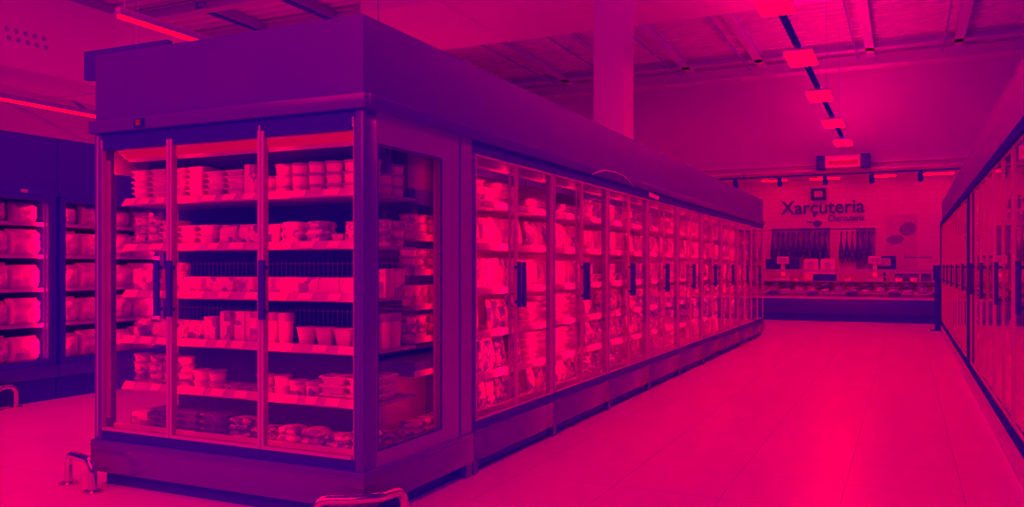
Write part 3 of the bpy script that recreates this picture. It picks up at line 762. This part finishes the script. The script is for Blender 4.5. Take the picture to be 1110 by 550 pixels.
# ================================================================ FAR-LEFT DARK CABINETS
XL = -5.08
ZF = (1.70, 1.385, 1.06, .715)
for i, (a, b) in enumerate(((.66, 2.04), (2.05, 3.43))):
    T = thing('dark_refrigerator', ('black' if i == 0 else 'black') + ' refrigerator of pale bags across the far aisle, %s the dividing post' % ('before' if i == 0 else 'beyond'), 'refrigerator', (XL - .45, (a + b) / 2, 0), 'black refrigerators across the far aisle')
    part('kick_base', MB().box(XL - .8, XL - .02, a, b, 0, .22), M['darkbag'], T)
    part('bumper_strip', MB().bbox(XL - .8, XL + .03, a, b, .22, .34, .01), M['counter'], T)
    part('body', MB().box(XL - .9, XL - .82, a, b, 0, 2.56).box(XL - .82, XL - .03, a, a + .03, .34, 2.0).box(XL - .82, XL - .03, b - .03, b, .34, 2.0), M['darkbag'], T)
    part('canopy', MB().box(XL - .82, XL + .0, a, b, 2.03, 2.56).box(XL - .82, XL + .02, a, b, 1.99, 2.05), M['darkbag'], T)
    ya, yb = a + .05, b - .07
    d = part('door', MB().frame_x(XL - .02, XL + .015, ya - .03, yb + .05, .345, 1.99, .055), M['darkbag'], T)
    part('pane', MB().box(XL - .006, XL - .001, ya + .02, yb, .395, 1.94), M['glass'], d)
    part('floor_deck', MB().box(XL - .8, XL - .06, a + .03, b - .03, .34, .375), M['rail'], T)
    led(T, 'x', -1, XL - .07, ya + .02, ya + .036, .42, 1.9); led(T, 'x', -1, XL - .07, yb - .02, yb - .004, .42, 1.9); led(T, 'x', -1, XL - .07, (ya + yb) / 2 - .008, (ya + yb) / 2 + .008, .42, 1.9)
    for zr in ZF:
        sh = part('shelf', MB().box(XL - .8, XL - .12, a + .03, b - .03, zr, zr + .014), M['rail'], T)
        part('price_rail', MB().box(XL - .12, XL - .105, a + .03, b - .03, zr - .005, zr + .03), M['rail'], sh)
    for s in range(5):
        zz = ZF[s] + .0145 if s < 4 else .3755
        n = 0; y = a + .035; pw = (b - .05 - y) / 4
        while n < 4:
            key = ('bag', 'bag_b')[(n + s + i) % 2]
            w, dd, h = PROTO[key][3]
            sc = pw / w * random.uniform(.985, 1.0) * (1. if s else .86)
            place(key, XL - .235, y + pw / 2, zz, PI / 2 + random.uniform(-.08, .08), '%s %s along the %s shelf of the black refrigerator %s the post' % (LOOK[key], TH[n], SHN[s] if s < 4 else 'lowest', 'before' if i == 0 else 'beyond'), 'bags in the black refrigerators', sc)
            y += pw; n += 1
    if i == 0:
        part('red_marker', MB().box(XL + .02, XL + .03, 1.66, 1.72, 2.0, 2.03), M['rail'], T)

# ================================================================ RIGHT-HAND CABINETS
XR = 3.075
RY = [.25 + 1.3 * i for i in range(12)]
for k in range(11):
    a, b = RY[k], RY[k + 1]
    T = thing('facing_refrigerator', 'mirror-like glass refrigerator bay opposite the island, %s from the deli counter' % TH[10 - k], 'refrigerator', (XR + .45, (a + b) / 2, 0), 'refrigerator bays opposite the island')
    part('base_panel', MB().box(XR - .005, XR + .8, a, b, .0, .205).box(XR - .012, XR, a, b, .0, .05), M['rail'], T)
    part('door_sill', MB().box(XR - .025, XR + .06, a, b, .205, .262), M['matte'], T)
    part('header', MB().box(XR - .025, XR + .06, a, b, 2.085, 2.16), M['matte'], T)
    part('fascia', MB().box(XR, XR + .8, a, b, 2.16, 2.54), M['fascia_right'], T)
    part('carcass', MB().box(XR + .8, XR + .84, a, b, 0, 2.54), M['white_soft'], T)
    part('floor_deck', MB().box(XR + .06, XR + .8, a + .01, b - .01, .23, .26), M['white'], T)
    mm = M['matte'] if k in (0, 5) else M['rail']
    part('mullion', MB().box(XR - (.034 if k in (0, 5) else .008), XR + .05, a, a + (.055 if k in (0, 5) else .04), .262, 2.085), mm, T)
    if k == 10: part('end_post', MB().box(XR - .03, XR + .8, b - .04, b, .2, 2.16), M['matte'], T)
    mid = (a + b) / 2
    led(T, 'x', 1, XR + .066, a + .012, a + .028, .35, 2.0)
    for q in range(2):
        ya, yb = (a + .058, mid - .003) if q == 0 else (mid + .003, b - (.003 if k < 10 else .035))
        d = part('door', MB().frame_x(XR - .006, XR + .018, ya, yb, .264, 2.083, .008), M['stile_thin'], T)
        part('pane', MB().box(XR + .004, XR + .009, ya + .007, yb - .007, .271, 2.076), M['glass_right'], d)
        hy = mid - .04 if q == 0 else mid + .04
        hm = MB().bbox(XR - .05, XR - .03, hy - .019, hy + .019, 1.02, 1.335, .006)
        hm.box(XR - .03, XR - .006, hy - .01, hy + .01, 1.05, 1.07).box(XR - .03, XR - .006, hy - .01, hy + .01, 1.285, 1.305)
        part('handle', hm, M['handle'], d)
    for zr in (1.705, 1.415, 1.115, .825, .545):
        sh = part('shelf', MB().box(XR + .125, XR + .79, a + .045, b - .01, zr, zr + .014), M['rail'], T)
        part('price_rail', MB().box(XR + .11, XR + .125, a + .045, b - .01, zr, zr + .042), M['white'], sh)
    if 1 <= k <= 5:
        for s in range(6):
            zz = (1.705, 1.415, 1.115, .825, .545)[s] + .0145 if s < 5 else .2605
            key = ('carton', 'pouch_b', 'carton_tall', 'pouch_b', 'carton', 'carton_low')[(s + k) % 6]
            w, dd, h = PROTO[key][3]; y = a + .10; n = 0
            while y + w < b - .04:
                place(key, XR + .14 + dd / 2 + .012, y + w / 2, zz, -PI / 2, '%s %s along the %s shelf of the %s bay opposite the island' % (LOOK[key], TH[n], SHN[s], TH[10 - k]), 'goods in the bays opposite the island')
                y += w * 1.25; n += 1

def text_mesh(name, body, size, m, mw, parent=None, extrude=.004, bold=0., align='LEFT'):
    c = bpy.data.curves.new(name, 'FONT'); c.body = body; c.size = size; c.extrude = extrude; c.offset = bold; c.align_x = align
    o = bpy.data.objects.new(name, c); COL.objects.link(o)
    dg = bpy.context.evaluated_depsgraph_get(); dg.update()
    me = bpy.data.meshes.new_from_object(o.evaluated_get(dg)); me.name = name
    bpy.data.objects.remove(o); bpy.data.curves.remove(c)
    me.transform(mw); me.materials.clear(); me.materials.append(m)
    n = bpy.data.objects.new(name, me); COL.objects.link(n)
    if parent is not None:
        org = ORG[parent.name]; me.transform(Matrix.Translation((-org[0], -org[1], -org[2]))); n.parent = parent; ORG[n.name] = org
    return n
# faint flat letters laid on the door glass: they read from the aisle
mwx = Matrix.Translation((XR + .002, 2.56, 1.50)) @ Matrix.Rotation(-PI / 2, 4, 'Z') @ Matrix.Rotation(PI / 2, 4, 'X')
dl = text_mesh('glass_lettering', 'ST', .20, M['letter_tone'], mwx, None, .001, .004)
tag(dl, 'faint letters ST on the glass of the nearest refrigerator opposite the island', 'lettering')

# dark stanchion at the end of the right-hand row
t = thing('trolley_stanchion', 'dark post standing at the far end of the mirror-like refrigerators', 'post', (3.03, 15.5, 0))
part('pole', MB().bbox(2.98, 3.09, 15.45, 15.56, 0, 1.1, .01), M['black'], t)
part('head', MB().bbox(2.95, 3.25, 15.42, 15.6, 1.02, 1.33, .015), M['black'], t)
part('foot_plate', MB().box(2.90, 3.12, 15.40, 15.62, 0, .02), M['toe'], t)

# ================================================================ DELICATESSEN COUNTER
CY = 17.72; CX0, CX1 = -3.2, 3.9
T = thing('deli_counter', 'long glass-topped delicatessen counter with dark front at the end of the aisle', 'counter', (.3, CY + .5, 0))
part('toe_kick', MB().box(CX0, CX1, CY + .02, CY + 1.0, 0, .17), M['darkbag'], T)
part('front_panel', MB().bbox(CX0, CX1, CY - .02, CY + .02, .17, .53, .008), M['counter'], T)
part('display_bed', MB().add([(CX0, CY, .53), (CX1, CY, .53), (CX1, CY + .75, .84), (CX0, CY + .75, .84), (CX0, CY, .50), (CX1, CY, .50), (CX1, CY + .75, .50), (CX0, CY + .75, .50)],
     [(0, 1, 2, 3), (7, 6, 5, 4), (0, 4, 5, 1), (1, 5, 6, 2), (2, 6, 7, 3), (3, 7, 4, 0)]), M['white'], T)
part('front_edge', MB().box(CX0, CX1, CY - .03, CY + .0, .53, .565), M['white_soft'], T)
part('worktop', MB().box(CX0, CX1, CY + .78, CY + 1.15, .88, .94).box(CX0, CX1, CY + .78, CY + .82, .53, .88), M['steel'], T)
gp = MB(); n = 7
for i in range(n):
    a0 = i / n * PI / 2; a1 = (i + 1) / n * PI / 2
    q0 = (CY - .01 + .45 * (1 - math.cos(a0)), .60 + .62 * math.sin(a0)); q1 = (CY - .01 + .45 * (1 - math.cos(a1)), .60 + .62 * math.sin(a1))
    gp.add([(CX0, q0[0], q0[1]), (CX1, q0[0], q0[1]), (CX1, q1[0], q1[1]), (CX0, q1[0], q1[1])], [(0, 1, 2, 3)])
part('front_glass', gp, M['glass_counter'], T, None, 60)
part('top_rail', MB().box(CX0, CX1, CY + .42, CY + .47, 1.205, 1.235), M['rail'], T)
part('glass_shelf', MB().box(CX0, CX1, CY + .28, CY + .76, .935, .95), M['rail'], T)
for i, x in enumerate((CX0 + .2, -.95, .98, 2.75)):
    part('upright', MB().box(x - .018, x + .018, CY + .40, CY + .44, .56, 1.21), M['rail'], T)
lst = part('lamp_strip', MB().box(CX0 + .1, CX1 - .1, CY + .40, CY + .43, 1.187, 1.20).box(CX0 + .1, CX1 - .1, CY + .395, CY + .40, 1.165, 1.20), M['rail'], T)
part('diffuser', MB().box(CX0 + .12, CX1 - .12, CY + .405, CY + .425, 1.183, 1.186), M['counter_fill'], lst)  # hidden glow added to brighten the food below
# food laid out on the bed: two rows
def lump(w, d, h, seed):
    bm = bmesh.new(); bmesh.ops.create_icosphere(bm, subdivisions=2, radius=1)
    for v in bm.verts:
        k = 1 + .28 * mnoise.noise(v.co * 1.7 + Vector((seed, seed, 0)))
        v.co = Vector((v.co.x * w / 2 * k, v.co.y * d / 2 * k, max(0, v.co.z * .5 + .5) * h * k))
    b = MB(); bm.verts.index_update()
    b.add([v.co[:] for v in bm.verts], [[v.index for v in f.verts] for f in bm.faces]); bm.free()
    return b
for q in range(3):
    tr = MB().tapered(.25, .20, .28, .23, 0, .035, rnd=.12)
    fd = lump(.23, .18, .10 + .02 * q, q * 3.1)
    fd.v = [(x, y, z + .02) for x, y, z in fd.v]
    proto('deli%d' % q, 'deli_dish', 'dish of meat', tr, M['darktray'] if q == 1 else M['tray'], [('meat', fd, M['food'])], (.28, .23, .12))
dl_look = ('pale dish of sliced meat', 'dark dish of sausages', 'pale dish heaped with meat')
for r in range(2):
    n = 0; x = CX0 + .3
    while x < 3.1:
        q = (n * 2 + r) % 3
        yy = CY + (.16 if r == 0 else .5); zz = .5305 + .31 * (yy - CY + .12) / .75
        place('deli%d' % q, x, yy, zz, 0, '%s, %s along the %s row inside the deli counter' % (dl_look[q], TH[min(n, 15)] if n < 16 else 'last but %s' % ('one', 'two', 'three', 'four', 'five')[min(4, n - 16)], 'front' if r == 0 else 'rear'), 'dishes in the deli counter')
        x += .30; n += 1
# weighing scales on the worktop / glass shelf
def scale(x, label):
    z = .9505; y = CY + .52
    t = thing('weighing_scale', label, 'scale', (x, y, z), 'scales on the deli counter')
    part('body', MB().bbox(x - .19, x + .19, y - .13, y + .13, z, z + .10, .015), M['white'], t)
    part('weighing_plate', MB().bbox(x - .25, x + .25, y - .16, y + .16, z + .10, z + .12, .006), M['steel'], t)
    part('column', MB().bbox(x - .05, x + .05, y + .06, y + .12, z + .12, z + .40, .01), M['white'], t)
    h = part('display_head', MB().bbox(x - .14, x + .14, y + .03, y + .13, z + .42, z + .60, .012).box(x - .03, x + .03, y + .06, y + .10, z + .38, z + .43), M['white'], t)
    part('screen', MB().box(x - .10, x + .10, y + .024, y + .03, z + .46, z + .56), M['rail'], h)
scale(-.33, 'white weighing scale on the deli counter nearest the island')
scale(1.78, 'white weighing scale on the deli counter below the salami poster')
t = thing('dark_monitor', 'small dark monitor standing behind the far weighing scale', 'monitor', (1.98, CY + 1.0, .94))
part('stand', MB().box(1.95, 2.01, CY + .98, CY + 1.02, .94, 1.22).box(1.86, 2.10, CY + .93, CY + 1.07, .94, .955), M['black'], t)
part('casing', MB().bbox(1.72, 2.24, CY + .95, CY + 1.0, 1.2, 1.56, .01), M['black'], t)
part('screen', MB().box(1.84, 2.12, CY + .945, CY + .951, 1.32, 1.5), M['rail'], t)
t = thing('dark_monitor', 'dark till monitor behind the weighing scale nearest the island', 'monitor', (-.42, CY + 1.0, .94))
part('stand', MB().box(-.45, -.39, CY + .98, CY + 1.02, .94, 1.22).box(-.54, -.30, CY + .93, CY + 1.07, .94, .955), M['black'], t)
part('casing', MB().bbox(-.80, .02, CY + .95, CY + 1.0, 1.2, 1.50, .01), M['black'], t)
for i, x in enumerate((.12, .52)):
    b = MB().bbox(x, x + .36, CY + .86, CY + 1.02, .9405, 1.50, .05)
    o = thing('carton_box', 'white rounded carton with a grey disc behind the counter, %s the scale' % ('nearer' if i == 0 else 'farther from'), 'box', (x + .18, CY + .94, .9405), 'white cartons behind the counter')
    part('box_body', b, M['white'], o)
    dsc = MB().lathe([(.09, 0), (.09, .006)], (0, 0, 0), 20)
    dsc.v = [(px + x + .18, CY + .858 - pz, py + 1.33) for px, py, pz in dsc.v]
    part('disc', dsc, M['rail'], o)
t = thing('ribbed_tray', 'low black ribbed tray on the counter glass between the two scales', 'tray', (.66, CY + .5, .951))
sm = MB().bbox(.40, .92, CY + .36, CY + .66, .951, 1.12, .012)
part('casing', sm, M['black'], t)
part('cover_ribs', MB().box(.44, .46, CY + .352, CY + .36, .97, 1.10).box(.53, .55, CY + .352, CY + .36, .97, 1.10).box(.62, .64, CY + .352, CY + .36, .97, 1.10).box(.71, .73, CY + .352, CY + .36, .97, 1.10).box(.80, .82, CY + .352, CY + .36, .97, 1.10), M['toe'], t)
for i, x in enumerate((-.02, 1.18, 2.30, 2.62)):
    place('tub_white', x, CY + .5, .951, 0, 'white tub on the counter glass, %s from the island' % TH[i], 'tubs on the counter glass', 1.6)
solo('storage_crate', MB().bbox(2.2, 3.0, CY + .9, CY + .93, .9405, 1.14, .006), M['ham'], 'long dark crate standing at the back of the counter under the salami poster', 'crate', (2.6, CY + .9, .9405))

# ---------------------------------------------------------------- wall behind the counter
WF = WY - .003
def sign_text(name, body, size, x, z, xs, bold):
    mw = Matrix.Translation((x, WF - .03, z)) @ Matrix.Rotation(PI / 2, 4, 'X') @ Matrix.Diagonal((xs, 1, 1, 1))
    return mw
SG = thing('department_sign', 'large dark lettering Xarçuteria with a small Charcutería line on the tiled wall', 'sign', (.44, WY - .03, 2.5))
a = text_mesh('main_lettering', 'Xarçuteria', .50, M['sign'], sign_text('', '', 0, 0, 0, 1, 0), SG, .012, .008)
xs = [v.co.x for v in a.data.vertices]; k = 2.09 / (max(xs) - min(xs)); x0 = min(xs)
for v in a.data.vertices: v.co.x = (v.co.x - x0) * k + (-.60 - ORG[SG.name][0]); v.co.z += 2.715
a2 = text_mesh('second_lettering', 'Charcutería', .245, M['sign'], sign_text('', '', 0, 0, 0, 1, 0), SG, .012, .002)
xs = [v.co.x for v in a2.data.vertices]; k = .88 / (max(xs) - min(xs)); x0 = min(xs)
for v in a2.data.vertices: v.co.x = (v.co.x - x0) * k + (.60 - ORG[SG.name][0]); v.co.z += 2.50
em = MB().add(*(lambda s: (s, [tuple(range(len(s) // 2))[::-1], tuple(range(len(s) // 2, len(s)))] + [(i, (i + 1) % (len(s) // 2), len(s) // 2 + (i + 1) % (len(s) // 2), len(s) // 2 + i) for i in range(len(s) // 2)]))(
    [(.33 + (.11 + .02 * math.sin(3 * t_)) * math.cos(t_), WF - .004, 2.435 + .09 * math.sin(t_)) for t_ in [2 * PI * i / 18 for i in range(18)]] + [(.33 + (.11 + .02 * math.sin(3 * t_)) * math.cos(t_), WF - .02, 2.435 + .09 * math.sin(t_)) for t_ in [2 * PI * i / 18 for i in range(18)]]))
part('emblem', em, M['sign'], SG)
part('emblem_bar', MB().box(.06, .20, WF - .02, WF - .004, 2.47, 2.50), M['sign'], SG)

t = thing('wall_speaker', 'small dark framed box mounted on the wall above the lettering', 'speaker', (.36, WY - .1, 3.06))
part('box', MB().frame_y(.18, .55, WY - .14, WY, 3.07, 3.37, .06).box(.22, .52, WY - .1, WY - .01, 3.1, 3.34), M['black'], t)
part('grille', MB().box(.26, .47, WY - .12, WY - .105, 3.14, 3.30), M['rail'], t)

PO = thing('wall_poster', 'pale poster with two printed salami slices on the tiled wall', 'poster', (2.36, WF - .02, 1.3))
part('sheet', MB().box(1.98, 2.72, WF - .012, WF, 1.25, 2.62), M['poster'], PO)
def disc(cx, cz, rx, rz, yy, tilt, hgt):
    s = []
    for i in range(22):
        t_ = 2 * PI * i / 22
        u, v = rx * math.cos(t_), rz * math.sin(t_)
        s.append((cx + u * math.cos(tilt) - v * math.sin(tilt), yy, cz + u * math.sin(tilt) + v * math.cos(tilt)))
    n = len(s)
    return MB().add(s + [(x, yy - hgt, z) for x, _, z in s], [tuple(range(n)), tuple(range(n, 2 * n))[::-1]] + [(i, n + i, n + (i + 1) % n, (i + 1) % n) for i in range(n)])
part('salami_slice', disc(2.50, 2.26, .20, .17, WF - .012, .4, .004), M['salami'], PO)
part('salami_slice', disc(2.21, 1.99, .20, .12, WF - .012, .1, .004), M['salami'], PO)
part('printed_mark', disc(2.10, 2.40, .045, .03, WF - .012, .1, .003), M['rail'], PO)
part('printed_line', MB().box(2.42, 2.44, WF - .015, WF - .012, 1.50, 1.64), M['ink'], PO)
part('printed_line', MB().box(2.44, 2.70, WF - .015, WF - .012, 1.52, 1.545), M['ink'], PO)
solo('wall_text_strip', MB().box(2.73, 3.05, WF - .01, WF, 1.525, 1.545), M['ink'], 'thin dark printed line on the wall tiles beside the salami poster', 'strip', (2.9, WF, 1.53))

# rack of hanging hams
HR = thing('ham_rack', 'dark rack with a rail for the hanging hams under the lettering', 'rack', (.45, WY - .1, 1.3))
part('backing', MB().box(-.82, .65, WY - .03, WY - .004, 1.20, 2.33).box(1.28, 1.74, WY - .03, WY - .004, 1.20, 2.30), M['rack'], HR)
part('hanging_rail', MB().tube([(-.84, WY - .25, 2.28), (1.74, WY - .25, 2.28)], .014, 8), M['black'], HR)
for x in (-.8, .45, 1.7):
    part('bracket', MB().box(x - .015, x + .015, WY - .26, WY - .03, 2.26, 2.30), M['black'], HR)
hb = MB()
prof = [(.012, -.08), (.026, -.10), (.022, -.20), (.030, -.30), (.062, -.42), (.092, -.56), (.098, -.66), (.080, -.76), (.035, -.81), (.005, -.82)]
prof = prof[::-1]
seg = 14
vs = [((r * .68 * math.cos(2 * PI * q / seg)) + .015 * math.sin(z * 5), r * .55 * math.sin(2 * PI * q / seg), z) for r, z in prof for q in range(seg)]
fs = [(i * seg + q, i * seg + (q + 1) % seg, (i + 1) * seg + (q + 1) % seg, (i + 1) * seg + q) for i in range(len(prof) - 1) for q in range(seg)]
fs += [tuple(range(seg))[::-1], tuple((len(prof) - 1) * seg + q for q in range(seg))]
hb.add(vs, fs)
proto('ham', 'cured_ham', 'ham', hb, M['ham'], [('hoof', MB().bbox(-.02, .02, -.015, .015, -.10, -.05, .006), M['hoof']), ('string', MB().tube([(0, 0, -.06), (0, .0, .0)], .004, 6), M['cord'])], (.2, .12, .82))
n = 0
for i in range(19):
    x = -.77 + .132 * i
    if .66 < x < .92 or 1.08 < x < 1.2: 
        continue
    place('ham', x, WY - .25, 2.266, random.uniform(-.15, .15), 'cured ham hanging %s along the rail under the lettering' % (TH[n]), 'hams on the rack', random.uniform(.88, 1.08)); n += 1

# track of spotlights under the bulkhead
t = thing('spotlight_track', 'thin black lighting track running under the bulkhead above the counter', 'track', (.8, 17.85, 3.5))
part('track', MB().box(-4.5, 6., 17.83, 17.87, 3.49, 3.53), M['black'], t)
for x in (-4.0, -1.2, 1.6, 4.4): part('hanger', MB().box(x - .008, x + .008, 17.84, 17.86, 3.53, 3.62), M['black'], t)
for i, x in enumerate((-1.41, -.35, .70, 1.73, 2.76, 3.8)):
    t = thing('spotlight', 'black cylindrical spotlight on the track above the counter, %s from the island' % TH[i], 'spotlight', (x, 17.85, 3.49), 'spotlights on the black track')
    part('stem', MB().box(x - .012, x + .012, 17.838, 17.862, 3.43, 3.49), M['black'], t)
    hd = MB().lathe([(.045, -.10), (.06, -.08), (.06, .10), (.045, .12)], (0, 0, 0), 14)
    hd.v = [(px + x, 17.86 + pz * .55 + py * .83, 3.38 - pz * .83 + py * .55) for px, py, pz in hd.v]
    part('head', hd, M['black'], t)
# recessed strips washing the tiled wall
for i, (x0, x1) in enumerate(((-.97, -.37), (.22, .92), (1.70, 2.22), (2.80, 3.50))):
    t = thing('recessed_light', 'bright strip light under the soffit behind the counter, %s from the island' % TH[i], 'light', ((x0 + x1) / 2, 19.3, 3.55), 'strip lights above the counter wall')
    part('housing', MB().box(x0 - .02, x1 + .02, 19.22, 19.38, 3.57, 3.60), M['white'], t)
    part('diffuser', MB().box(x0, x1, 19.24, 19.36, 3.55, 3.57), M['down'], t)
# box with dark ends below the last ceiling lamp
t = thing('overhead_unit', 'pale overhead box with dark ends on the bulkhead below the last ceiling lamp', 'ceiling unit', (1.1, 17.7, 3.62))
part('body', MB().bbox(.72, 1.50, 17.55, 17.95, 3.63, 3.93, .03), M['white'], t)
part('end_cap', MB().bbox(.52, .72, 17.55, 17.95, 3.62, 3.94, .01), M['toe'], t)
part('end_cap', MB().bbox(1.50, 1.70, 17.55, 17.95, 3.62, 3.94, .01), M['toe'], t)
part('front_glow', MB().box(.78, 1.44, 17.545, 17.55, 3.70, 3.80), M['canopy_glow'], t)  # glowing strip gives the box its bright face

# ================================================================ CEILING LAMPS
# row of square panels on one dark track above the aisle
t = thing('lamp_track', 'dark suspended track that carries the row of bright lamp panels over the aisle', 'track', (1.2, 11, 4.1))
part('track', MB().box(1.165, 1.235, 2.2, 17.0, 4.09, 4.14), M['matte'], t)
for y in (7., 12., 15.): part('hanging_wire', MB().tube([(1.2, y, 4.14), (1.2, y, 6.2 if y > 3 else 6.0)], .004, 6), M['wire'], t)
LY = [2.86, 5.56, 8.1, 10.78, 13.6, 16.33]
for i, y in enumerate(LY):
    t = thing('ceiling_lamp', 'bright rectangular lamp panel on the dark track, %s from the deli counter' % TH[5 - i], 'ceiling lamp', (1.2, y, 4.02), 'lamp panels over the aisle')
    part('housing', MB().bbox(1.02, 1.38, y - .40, y + .40, 4.045, 4.09, .008), M['white'], t)
    part('diffuser', MB().box(1.035, 1.365, y - .385, y + .385, 4.025, 4.045), M['panel_lamp'], t)
    part('uplight_fill', MB().box(1.06, 1.15, y - .28, y + .28, 4.0905, 4.092).box(1.25, 1.34, y - .28, y + .28, 4.0905, 4.092), M['uplight_fill'], t)  # unseen upward glow added to brighten the roof and lift its blue
# tube lamps over the far aisles
def tube_lamp(x, y0, y1, z, label, zt=6.2, group=None):
    t = thing('linear_lamp', label, 'ceiling lamp', (x, (y0 + y1) / 2, z), group)
    part('housing', MB().bbox(x - .035, x + .035, y0, y1, z + .02, z + .085, .008), M['beam_dark'], t)
    part('diffuser', MB().bbox(x - .016, x + .016, y0 + .01, y1 - .01, z - .008, z + .02, .004), M['lamp'], t)
    for y in (y0 + .08, y1 - .3):
        part('hanger', MB().tube([(x, y, z + .085), (x, y, zt)], .008, 6), M['wire'], t)
tube_lamp(-3.82, 1.70, 6.0, 3.5, 'bright tube lamp hung over the aisle behind the end cabinet')
tube_lamp(-8.32, 2.0, 6.4, 3.5, 'bright tube lamp below the perforated duct beyond the dark cabinet', 3.88)

# ================================================================ ADDED AMBIENT AND FILL LIGHTS
w = bpy.data.worlds.new('ambient_fill_world'); SC.world = w
w.use_nodes = True
bg = w.node_tree.nodes['Background']
bg.inputs['Color'].default_value = (.30, 0, 1, 1)  # even indigo ambient added so dim areas keep their blue level
bg.inputs['Strength'].default_value = .145

def area(name, loc, rot, sx, sy, energy, color=(1, 0, .02)):
    l = bpy.data.lights.new(name, 'AREA'); l.shape = 'RECTANGLE'; l.size = sx; l.size_y = sy; l.energy = energy; l.color = color
    o = bpy.data.objects.new(name, l); COL.objects.link(o); o.location = loc; o.rotation_euler = rot
    return o
area('front_fill_light', (.5, -6.5, 5.5), (math.radians(35), 0, 0), 9, 2.5, 680)  # unseen fill added behind the camera to light the cabinet fronts
area('far_aisle_fill_light', (-3.6, -1.0, 5.8), (0, 0, 0), 1.0, 6, 260)  # unseen fill added above the far aisle
area('far_aisle_fill_light', (-7.0, 9.5, 5.3), (0, 0, 0), .6, 3.0, 260)  # second unseen fill, added deeper in on the far side

# ================================================================ CAMERA
cam = bpy.data.cameras.new('camera'); co = bpy.data.objects.new('camera', cam); COL.objects.link(co)
co.location = (2.4415, -3.4276, 1.3)
co.rotation_euler = (PI / 2, 0, .4417)
cam.sensor_fit = 'HORIZONTAL'; cam.sensor_width = 36.
cam.lens = 901.67 / 1110 * 36
cam.shift_y = (289.3 - 275) / 1110
cam.clip_start = .05; cam.clip_end = 100
SC.camera = co

for o, cs, _, _ in PROTO.values():
    for c in cs: bpy.data.objects.remove(c)
    bpy.data.objects.remove(o)

SC.view_settings.view_transform = 'Standard'
SC.view_settings.look = 'None'
SC.view_settings.exposure = 0
SC.view_settings.gamma = 1
SC.view_settings.use_curve_mapping = False
cy = SC.cycles
cy.max_bounces = 28; cy.diffuse_bounces = 24; cy.glossy_bounces = 5; cy.transparent_max_bounces = 24
cy.sample_clamp_indirect = 6.
cy.caustics_reflective = False
